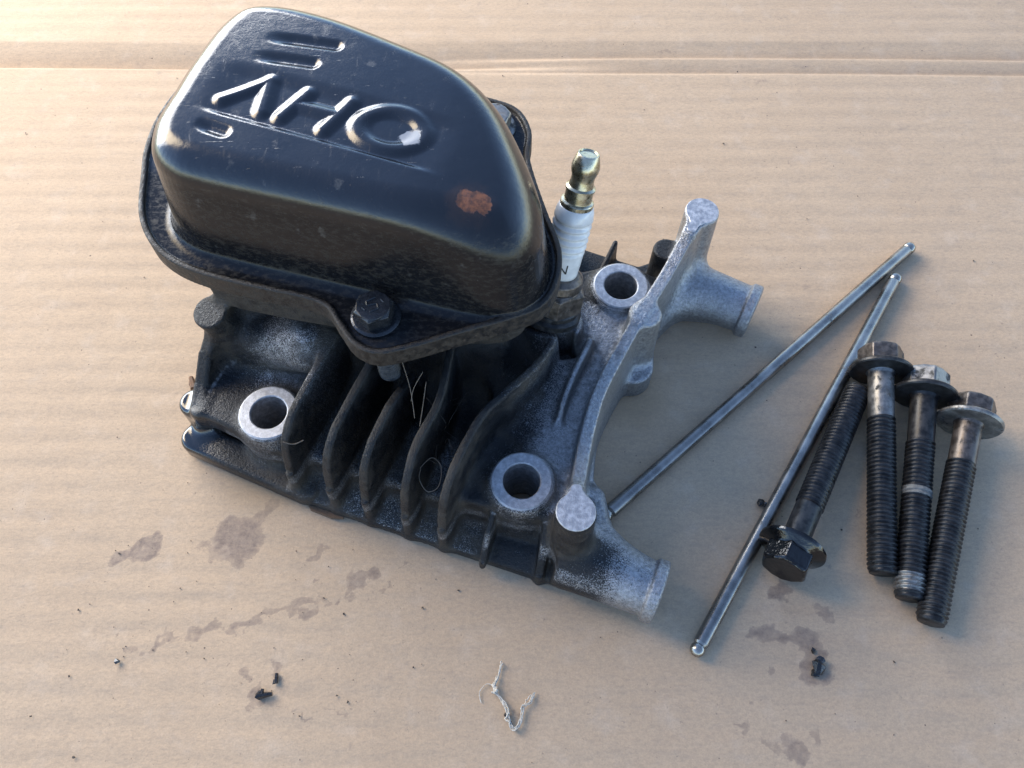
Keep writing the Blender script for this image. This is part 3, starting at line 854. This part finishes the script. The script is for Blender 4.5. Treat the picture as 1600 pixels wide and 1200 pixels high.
# ------------------------------------------------------------------ rocker cover (pressed steel, letters stamped in)
FZ = 59.6                                  # flange level
TOPZ = 89.0
FL = spline([(-104.5, 12), (-101.0, 3), (-95.5, -9), (-88.8, -16.6), (-81, -20.8), (-71, -22.6), (-56, -22.8), (-46, -22.6), (-39.5, -23.6), (-34.8, -27.6), (-29.5, -31.8), (-23.5, -32.8), (-16.6, -29.4), (-6, -22.2), (4.3, -15.4), (10.2, -10.2), (12.2, -3), (10.8, 7), (4.2, 18.5),
             (-1.4, 28.5), (-4.8, 36), (-6.5, 44.5), (-12.5, 51.8), (-23, 53.8), (-34, 55), (-48, 56), (-64, 57), (-86, 57), (-98, 50), (-105, 38), (-106.5, 24)], 5)
DM = spline([(-88.6, 8), (-88.2, -2), (-84.5, -10.5), (-77, -15.2), (-66, -16.4), (-40, -16.6), (-14, -16.6), (-1, -16.0), (6.5, -12.6), (9.6, -5), (8.0, 5.0), (1.2, 17.0), (-8.6, 29.0), (-21.5, 37.4), (-39.5, 43.0), (-58, 47.4), (-73, 48.2), (-83, 44.4), (-87.6, 35), (-88.8, 20)], 5)

def seg2(u, v, a, b, w):
    pa = (u - a[0], v - a[1]); ba = (b[0] - a[0], b[1] - a[1])
    t = np.clip((pa[0] * ba[0] + pa[1] * ba[1]) / (ba[0] ** 2 + ba[1] ** 2), 0, 1)
    return np.hypot(pa[0] - ba[0] * t, pa[1] - ba[1] * t) - w
def letters(u, v):
    e = np.hypot((u + 30.1) / 7.6, (v - 8.1) / 5.5)
    o = np.abs(e - 1.0) * 6.3 - 1.65
    h = np.minimum(seg2(u, v, (-52.2, 13.8), (-55.5, 5.4), 1.6), seg2(u, v, (-41.5, 13.4), (-44.7, 4.3), 1.6))
    h = np.minimum(h, seg2(u, v, (-53.4, 9.8), (-43.2, 9.2), 1.4))
    w = np.minimum(seg2(u, v, (-62.0, 15.2), (-60.3, 6.1), 1.7), seg2(u, v, (-62.6, 15.0), (-70.6, 7.0), 1.4))
    return o, h, w
PANEL = [(-73.0, 21.8), (-14.0, 16.8), (-14.0, 1.6), (-72.0, 6.2)]
def emboss(u, v):
    o, h, w = letters(u, v)
    L = np.minimum(np.minimum(o, h), w)
    # shallow recessed band: crisp step on the viewer's side, soft on the far side, dying out to the right
    vn = 2.9 - (u + 68.5) * 0.083; vf = 18.6 - (u + 70.0) * 0.090
    z = -0.70 * sstep(v - vn, -0.9, 0.9) * (1 - sstep(v - vf, -3.5, 1.6)) * sstep(u, -77, -67) * (1 - sstep(u, -24, -14))
    z = z + 0.85 * (1 - sstep(L, -1.4, 1.3))
    for a, b in (((-68.0, 29.6), (-51.8, 30.6)), ((-68.4, 22.6), (-54.8, 23.4)), ((-72.2, -1.2), (-66.0, -2.1))):
        q = seg2(u, v, a, b, 1.55)
        z = z - 0.85 * (1 - sstep(q, -1.3, 0.8)) * sstep(u, a[0] - 2, a[0] + (6 if b[0] - a[0] > 8 else 3))
    return z
C15, S15 = math.cos(R(15)), math.sin(R(15))
def cover_groups(P):
    u = P[:, 0] * C15 - P[:, 1] * S15; v = P[:, 0] * S15 + P[:, 1] * C15; z = P[:, 2]
    dd = sd_poly(u, v, DM)
    side = dd + np.clip(z - FZ, 0, 40) * 0.12
    slope = np.clip(u + 24, 0, 40)
    top = TOPZ - slope ** 2 * 0.0052 + 0.5 - ((u + 42) / 46.0) ** 2 * 0.5 - ((v - 14) / 30.0) ** 2 * 0.6
    m = (z > TOPZ - 7)
    em = np.zeros_like(z)
    if m.any(): em[m] = emboss(u[m], v[m])
    em *= 1 - sstep(dd, -7, -4.5)
    top = top + em
    r = 6.5 + 3.0 * sstep(u, -30, 5)
    a = side + r; b = np.maximum(54.0 - z, z - top) + r
    dome = np.minimum(np.maximum(a, b), 0) + np.sqrt(np.maximum(a, 0) ** 2 + np.maximum(b, 0) ** 2) - r
    df = sdp(u, v, FL)
    fl = extr(df + 1.0, z, FZ - 1.6, FZ, 0.3)
    rim = extr(np.abs(df + 0.7) - 0.7, z, FZ - 4.8, FZ + 1.3, 0.35)
    return dict(dome=dome, flange=fl, rim=rim), u, v, z, dd
def cover_fn(P):
    g, u, v, z, dd = cover_groups(P)
    return smin(smin(g['dome'], g['flange'], 3.2), g['rim'], 0.8)
lo_, hi_ = (-112, -40, 54), (26, 92, 92)
V, F, Nn = surface_nets(cover_fn, lo_, hi_, 0.5)
fc = V[F].mean(1).astype(f32)
g, u, v, z, dd = cover_groups(fc)
lab = np.argmin(np.stack([g['dome'], g['flange'], g['rim']], 1), 1)
o_, h_, w_ = letters(u, v)
isl = (z > TOPZ - 2.5) & (lab == 0)
lab = np.where(isl & (o_ < 0.9), 3, lab); lab = np.where(isl & (h_ < 0.9), 4, lab); lab = np.where(isl & (w_ < 0.9), 5, lab)
g, u, v, z, dd = cover_groups(V)
grime_dull = np.clip(0.08 + 0.92 * (1 - sstep(z, 79, 88)) * np.maximum(sstep(-v - 0.12 * u, 2, 9), sstep(u + 0.55 * v, 1, 9)), 0, 1)  # dust, spread over near and right walls to mute their reflections
cp = split_parts(V, F, Nn, lab, dict(grime_dull=grime_dull), {0: ("rocker_cover", 'cover', 'head'), 1: ("flange", 'cover', 0), 2: ("flange_rim", 'rim', 0),
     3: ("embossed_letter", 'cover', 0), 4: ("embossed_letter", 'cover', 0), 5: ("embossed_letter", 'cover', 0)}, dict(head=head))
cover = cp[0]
cover["label"] = "glossy black pressed steel cover stamped OHV, with a rust spot"
cp[3]["label"] = "stamped letter O with chipped paint"; cp[4]["label"] = "stamped letter H"; cp[5]["label"] = "stamped letter V"

def hex_prism(af, z0, z1, ch=0.6):
    """hexagon with chamfered top"""
    rc = af / math.sqrt(3)
    Vv, Ff = [], []
    rings = [(rc, z0), (rc, z1 - ch), (rc * 0.90, z1)]
    for r_, z_ in rings:
        for i in range(6):
            a = math.pi / 3 * i
            for t in (0, 0.5):
                b = a + math.pi / 3
                Vv.append((r_ * (math.cos(a) * (1 - t) + math.cos(b) * t), r_ * (math.sin(a) * (1 - t) + math.sin(b) * t), z_))
    # the top face of a machined hexagon is round
    for i in range(12):
        a = math.pi / 6 * i
        s_ = af * 0.485
        Vv[24 + i] = (s_ * math.cos(a), s_ * math.sin(a), z1)
    for j in range(2):
        for i in range(12):
            Ff.append((j * 12 + i, j * 12 + (i + 1) % 12, (j + 1) * 12 + (i + 1) % 12, (j + 1) * 12 + i))
    Ff.append(tuple(24 + i for i in range(12))); Ff.append(tuple(reversed(range(12))))
    return Vv, Ff
def merge(*vf):
    Vv, Ff = [], []
    for a, b in vf:
        n = len(Vv); Vv += list(a); Ff += [tuple(q + n for q in f) for f in b]
    return Vv, Ff
def bevel(o, w=0.15, seg=2):
    md = o.modifiers.new("edge", 'BEVEL'); md.width = w * MM; md.segments = seg; md.limit_method = 'ANGLE'; md.angle_limit = R(28)
def thread_vf(r, z0, z1, pitch=1.25, depth=0.55, seg=36, taper=1.6, per=6):
    nz = int((z1 - z0) / (pitch / per)) + 1
    V_, F_ = [], []
    for j in range(nz + 1):
        zz = z0 + (z1 - z0) * j / nz
        for i in range(seg):
            ph = (zz / pitch - i / seg) % 1.0
            tri = abs(ph - 0.5) * 2
            e = min(1.0, (z1 - zz) / taper + 0.05) if taper else 1.0
            rad = r - depth * min(1.0, max(0.0, (tri - 0.12) * 1.25))
            rad = min(rad, r - depth * 1.1 * (1 - e)) if e < 1 else rad
            a = 2 * math.pi * i / seg
            V_.append((rad * math.cos(a), rad * math.sin(a), zz))
    for j in range(nz):
        for i in range(seg):
            F_.append((j * seg + i, j * seg + (i + 1) % seg, (j + 1) * seg + (i + 1) % seg, (j + 1) * seg + i))
    F_.append(tuple(reversed(range(seg)))); F_.append(tuple(nz * seg + i for i in range(seg)))
    return V_, F_

# two cover bolts
for k, (u_, v_, rot) in enumerate(((-27.2, -22.6, 0.35), (-16.8, 44.0, 0.2))):
    cx, cy = cuv(u_, v_)
    hv = merge(lathe([(6.0, -0.2), (6.0, 0.5), (5.4, 0.9)], 32), hex_prism(8.4, 0.8, 5.0, 0.7))
    if k == 0:      # raised grade mark on the head
        for (x0, y0, x1, y1) in ((-1.2, 1.5, 1.1, 1.9), (-1.2, 1.5, -1.3, 0.3), (-1.3, 0.3, 1.0, 0.1), (1.0, 0.1, 0.9, -1.3), (0.9, -1.3, -1.3, -1.6), (-2.6, .2, -2.1, -.9), (2.1, .9, 2.6, -.2)):
            hv = merge(hv, tube([(x0, y0, 5.02), (x1, y1, 5.02)], 0.26, 6))
    me = np_mesh("cover_bolt", *hv, False)
    o = link("cover_bolt", me, "boltblack" if k == 0 else "bare_steel", cover)
    o.location = (cx * MM, cy * MM, FZ * MM); o.rotation_euler = (0, 0, rot); bevel(o, 0.3)
    Vt, Ft = thread_vf(3.0, -26.5, -1.8, 1.0, 0.5, 24, 0)
    me = np_mesh("bolt_thread", Vt, Ft)
    t = link("bolt_thread", me, "dark_steel", cover)
    t.location = o.location
    # tuck the stud under the lobe

# ------------------------------------------------------------------ spark plug
axd = Vector((PLUG1 - PLUG0).tolist()).normalized()
pm = frame_to(PLUG0.tolist(), PLUG1.tolist())
Lp = float(np.linalg.norm(PLUG1 - PLUG0))
plug = link("spark_plug", np_mesh("spark_plug", *lathe([(8.2, 0.6), (8.6, 1.0), (8.6, 2.6), (8.0, 3.2), (7.6, 3.4), (7.6, 4.6), (7.2, 5.0)], 40)), "dark_steel", head)
sharp(plug.data, 40)
plug.matrix_local = pm
plug["label"] = "white ribbed spark plug with yellowish metal tip"
o = link("hex_shell", np_mesh("hex_shell", *merge(hex_prism(14.6, 4.9, 12.0, 1.0), lathe([(6.9, 12.0), (6.7, 14.6), (5.6, 15.6), (5.1, 15.8)], 36)), False), "brown_steel", plug); bevel(o, .3)
prof = [(4.6, 15.2), (4.75, 17.0), (4.95, 22.5)]
zz = 23.2
prof += [(5.0, zz)]
for i in range(5):
    for t in np.linspace(0, 1, 7)[1:]:
        prof.append((5.05 + 0.05 * i * 0 - 0.42 * math.sin(math.pi * t) ** 2 if False else 5.25 - 0.75 * (0.5 - 0.5 * math.cos(2 * math.pi * t)), zz + 2.05 * (i + t)))
zz += 2.05 * 5
prof += [(5.1, zz + .6), (5.0, zz + 1.8), (4.6, zz + 3.0), (4.2, zz + 3.5), (3.4, zz + 3.6)]
ztop = zz + 3.4
link("insulator", np_mesh("insulator", *lathe(prof, 48)), "porcelain", plug)
T0 = ztop
tp = [(4.3, T0 - .3), (4.35, T0 + 1.0), (4.2, T0 + 1.25), (3.6, T0 + 1.5), (3.6, T0 + 4.6), (3.85, T0 + 4.7), (3.85, T0 + 5.2), (3.2, T0 + 5.6), (3.0, T0 + 7.2), (3.0, T0 + 8.2), (3.5, T0 + 9.8), (3.6, T0 + 10.8), (3.45, T0 + 11.8), (2.85, T0 + 14.0), (2.65, T0 + 14.3), (2.3, T0 + 14.35), (2.1, T0 + 14.0)]
me = np_mesh("terminal_nut", *lathe(tp, 40)); sharp(me, 30)
link("terminal_nut", me, "plated", plug)
# printed name on the lower insulator, of which the end shows beside the cover
def wrap_text(body, size, z_c, ang_end, r_fn, mat, parent, name):
    cu = bpy.data.curves.new(name, 'FONT'); cu.body = body; cu.size = size; cu.align_x = 'RIGHT'; cu.align_y = 'CENTER'
    cu.resolution_u = 3
    tmp = bpy.data.objects.new(name, cu); COL.objects.link(tmp)
    dg = bpy.context.evaluated_depsgraph_get()
    me = bpy.data.meshes.new_from_object(tmp.evaluated_get(dg))
    bpy.data.objects.remove(tmp); bpy.data.curves.remove(cu)
    import bmesh
    bm = bmesh.new(); bm.from_mesh(me); bmesh.ops.triangulate(bm, faces=bm.faces[:]); bmesh.ops.subdivide_edges(bm, edges=bm.edges[:], cuts=3); bm.to_mesh(me); bm.free()
    for vtx in me.vertices:
        xx, yy = vtx.co.x, vtx.co.y
        rr_ = r_fn(z_c + yy) + 0.06
        a = ang_end + xx / rr_
        vtx.co = Vector((rr_ * math.cos(a), rr_ * math.sin(a), z_c + yy)) * MM
    return link(name, me, mat, parent)
wrap_text("CHAMPION", 4.2, 19.6, 2.257, lambda q: 4.75 + 0.2 * (q - 17) / 5.5, "print", plug, "printed_name")

# ------------------------------------------------------------------ pushrods
def pushrod(p0, p1, r, label):
    """rod lying on the sheet; p0 is the end nearer the viewer"""
    L = (Vector(p1) - Vector(p0)).length
    e = empty("pushrod"); e.matrix_world = frame_to((p0[0], p0[1], r + .05), (p1[0], p1[1], r + .05))
    tag(e, label, "pushrod", "pushrods beside the head")
    me = np_mesh("rod", *lathe([(r * .8, 3.2), (r, 3.8), (r, L - 3.4), (r * .9, L - 3.0)], 28)); sharp(me, 30)
    link("rod", me, "rod", e)
    a = [(0.05, 0.0)] + [(r * 0.98 * math.sin(t), r * 0.98 * (1 - math.cos(t))) for t in np.linspace(0.25, 2.2, 10)] + [(r * .76, 3.3)]
    link("ball_end", np_mesh("ball_end", *lathe(a, 24)), "ball", e)
    b = [(r * .76, L - 3.2), (r * .98, L - 2.6), (r * 1.0, L - 1.2), (r * .85, L - .45), (r * .5, L - .1), (0.05, L)]
    me = np_mesh("cup_end", *lathe(b, 24)); link("cup_end", me, "ball", e)
    return e
pushrod((24.9, -44.4), (134.3, 51.9), 2.05, "grey steel pushrod whose lower end tucks against the head")
pushrod((47.0, -81.4), (126.5, 39.5), 2.05, "grey steel pushrod running past the oily upside down bolt")

# ------------------------------------------------------------------ head bolts
TH = {}
def head_bolt(hd, tip, label, headmat, flmat, shankmat, thrmat, shank_len, roll, hz=9.0, tz=4.05, group="loose flange bolts"):
    e = empty("flange_bolt"); e.matrix_world = frame_to((hd[0], hd[1], hz), (tip[0], tip[1], tz), roll)
    tag(e, label, "bolt", group)
    L = (Vector((*tip, tz)) - Vector((*hd, hz))).length
    hv = hex_prism(11.6, 0, 5.8, 0.8)
    hv = ([(a, b, 5.8 - c) for a, b, c in hv[0]], [tuple(reversed(f)) for f in hv[1]])
    # shallow dish in the top of the head
    o = link("hex_head", np_mesh("hex_head", *hv, False), headmat, e); bevel(o, 0.45, 3)
    me = np_mesh("flange", *lathe([(6.0, 5.2), (6.4, 5.7), (8.5, 6.5), (8.95, 7.0), (8.95, 7.7), (8.6, 8.05), (5.2, 8.1), (4.0, 8.15)], 48)); sharp(me, 35)
    link("flange", me, flmat, e)
    s0 = 8.1; s1 = s0 + shank_len
    me = np_mesh("shank", *lathe([(4.3, s0 - .2), (3.75, s0 + .6), (3.68, s0 + 1.2), (3.66, s1 - .3), (3.4, s1 + .4)], 36)); sharp(me, 50)
    link("shank", me, shankmat, e)
    key = (round(s1, 1), round(L, 1))
    if key not in TH:
        TH[key] = np_mesh("thread", *thread_vf(3.98, s1 - .1, L, 1.25, 0.62, 40, 1.8))
    o = link("thread", TH[key].copy(), thrmat, e)
    return e, s1, L
head_bolt((71.2, -60.8), (104.2, -4.2), "oily wet black flange bolt lying head down towards the viewer", "wet", "wet", "dark_steel", "thread_steel", 13, 0.3)
head_bolt((111.5, 7.0), (99.4, -60.4), "flange bolt nearest the pushrod among the three with heads up, grey mottled shank", "brown_steel", "dark_steel", "bare_steel", "thread_steel", 15, 0.15)
e3, s3, L3 = head_bolt((123.2, -1.2), (104.9, -67.2), "middle flange bolt of the upright three, with a pale band round its thread", "bare_steel", "dark_steel", "dark_steel", "thread_steel", 15, 0.5)
head_bolt((134.8, -10.6), (109.2, -73.4), "rightmost flange bolt with brown head and brown shank", "brown_steel", "bare_steel", "brown_steel", "thread_steel", 13, 0.05)
Vt, Ft = thread_vf(4.06, 37.5, 39.8, 1.25, 0.35, 40, 0)
link("residue_band", np_mesh("residue_band", Vt, Ft), "sealant", e3)
Vt, Ft = thread_vf(4.02, L3 - 6.5, L3 - 1.8, 1.25, 0.6, 40, 0)
link("residue_band", np_mesh("residue_band", Vt, Ft), "bare_steel", e3)

# ------------------------------------------------------------------ debris
def lump(c, r, seed, squash=0.6, n=14):
    q = random.Random(seed)
    import bmesh
    bm = bmesh.new()
    for _ in range(n):
        d = Vector((q.gauss(0, 1), q.gauss(0, 1), q.gauss(0, 1))).normalized() * (r * q.uniform(.65, 1.15))
        bm.verts.new((c[0] + d.x, c[1] + d.y, c[2] + d.z * squash))
    bmesh.ops.convex_hull(bm, input=bm.verts)
    for v_ in [v_ for v_ in bm.verts if not v_.link_faces]: bm.verts.remove(v_)
    bm.verts.index_update()
    out = [tuple(v_.co) for v_ in bm.verts], [tuple(v_.index for v_ in f.verts) for f in bm.faces]
    bm.free()
    return out
def debris(name, vf, mat, label, cat="debris", smooth=False, group=None):
    o = link(name, np_mesh(name, *vf, smooth), mat)
    tag(o, label, cat, group)
    return o
debris("oily_grit_lump", merge(lump((78.8, -84, 1.3), 2.0, 1, .7, 22), lump((79.6, -82.2, 1.2), 1.4, 2, .7, 16), lump((78.0, -85.4, .8), 1.3, 3, .6, 16), lump((78.6, -79.6, .5), .9, 4, .6)), "grit", "wet black lump of grit in an oil stain below the oily bolt")
debris("black_flake", merge(lump((70.8, -39.2, .8), 1.5, 5, .5, 14), lump((71.6, -39.5, .8), 1.1, 8, .5, 12)), "grit", "small black flake beside the pushrod left of the oily bolt")
debris("black_flake", merge(lump((-64.2, -91, .6), 1.4, 9, .45, 16), tube([(-64.6, -91, .8), (-61.0, -90.4, .7)], [.9, .5], 6), tube([(-63.8, -91.2, .7), (-63.6, -89.2, .8)], [.7, .4], 6)), "grit", "black star shaped flake on the cardboard near the lower left stains")
debris("black_flake", merge(tube([(-60.4, -87.9, .6), (-60.6, -85.4, .6)], [.5, .45], 6), lump((-60.8, -87.6, .5), .75, 12, .5)), "grit", "thin black splinter upper right of the star shaped flake")
debris("black_speck", lump((-102.4, -82.4, .6), 0.95, 13, .6), "grit", "round black speck left below the brown smear")
debris("brown_flake", merge(lump((-98.4, 0.4, .7), 1.4, 15, .4), tube([(-99.0, 2.0, .7), (-97.3, -2.0, .8)], [.7, 1.1], 6)), "leaf", "brown dry flake on the cardboard left of the head")

# off-white thread with a knot of grit in it
def strand(pts, r0, seed, frizz=0.12):
    q = random.Random(seed)
    P = spline(pts, 8, False)
    P = [(p[0] + q.uniform(-frizz, frizz), p[1] + q.uniform(-frizz, frizz), max(r0, p[2] + q.uniform(-frizz, frizz) * .5)) for p in P]
    rr_ = [r0 * q.uniform(.6, 1.4) for _ in P]
    return tube(P, rr_, 6)
th_pts = [(-2.6, -82.6, .4), (-3.6, -86.0, .6), (-4.5, -89.0, .8), (-3.0, -91.4, .6), (-1.4, -93.8, .9), (-0.9, -96.2, .9), (0.2, -98.6, .6), (1.6, -98.0, .8), (2.4, -95.4, .6), (2.8, -93.6, .9), (4.8, -92.4, .6), (5.7, -90.0, .4)]
vf = merge(*[strand([(p[0] + rnd.uniform(-.35, .35), p[1] + rnd.uniform(-.35, .35), p[2] + rnd.uniform(-.1, .35)) for p in (th_pts if q_ < 3 else th_pts[1:10])], .12, 40 + q_, .12) for q_ in range(7)], strand([(-4.3, -88.6, .5), (-6.5, -88.0, .4), (-8.3, -90.0, .3), (-7.8, -92.6, .3)], .10, 3, .03),
           strand([(-4.8, -88.0, .8), (-4.0, -89.6, 1.0), (-4.9, -90.2, .8)], .4, 4, .25), strand([(-0.8, -95, 1.2), (-1.6, -96.6, 1.3), (-.2, -97.4, 1.2)], .2, 5, .2), strand([(2.8, -93.6, .9), (3.6, -92.0, .7), (5.0, -90.6, .5)], .15, 6, .2))
debris("loose_thread", vf, "fibre", "frayed off-white thread lying on the cardboard below the head", "thread", True)
debris("oily_grit_lump", merge(lump((-1.4, -95.6, .5), 1.1, 21, .45), lump((-.4, -97.4, .5), .9, 22, .5)), "grit", "black grit caught in the frayed white thread")

# uncountable fine grit
vfs = []
for i in range(230):
    x_, y_ = rnd.uniform(-200, 190), rnd.uniform(-107, 165)
    if i % 4 == 0: x_, y_ = rnd.uniform(-125, -20), rnd.uniform(-107, -45)
    r_ = rnd.choice([.14, .16, .2, .2, .25, .3, .42])
    vfs.append(lump((x_, y_, r_ * .5), r_, 1000 + i, .6, 8))
o = link("fine_grit", np_mesh("fine_grit", *merge(*vfs), False), "dust")
tag(o, "fine dark grit scattered over the cardboard", "grit", None, "stuff")

# hairs and cobweb caught between the fins
vfs = []
def hair(pts, r_=.09):
    vfs.append(tube(spline(pts, 6, False).tolist(), r_, 5))
hair([(-27, -20, 47), (-25.5, -24, 41), (-24.5, -30, 36.5)]); hair([(-22, -22, 46), (-24.5, -24.5, 42), (-25.2, -27, 40)]); hair([(-21.5, -22.5, 42), (-22.5, -28, 38), (-23.2, -32, 36)])
hair([(-23.5, -40, 28), (-20.5, -37.5, 29), (-18, -40, 29), (-18.6, -44.5, 27), (-21.5, -45.5, 26), (-23.6, -42.5, 27), (-23.2, -40, 28)], .11)
hair([(-58.5, -34, 31), (-56, -34.2, 30), (-53.5, -33, 30)], .14)
for i in range(12):
    x_, y_ = rnd.uniform(-24, -8), rnd.uniform(-38, -18)
    hair([(x_, y_, rnd.uniform(20, 33)), (x_ + rnd.uniform(-2, 2), y_ + rnd.uniform(-4, 4), rnd.uniform(22, 32)), (x_ + rnd.uniform(-5, 5), y_ + rnd.uniform(-8, 8), rnd.uniform(20, 33))], .03)
o = link("dust_fibres", np_mesh("dust_fibres", *merge(*vfs)), "hair")
tag(o, "fine brown hairs and cobweb caught between the cooling fins", "fibres", None, "stuff")
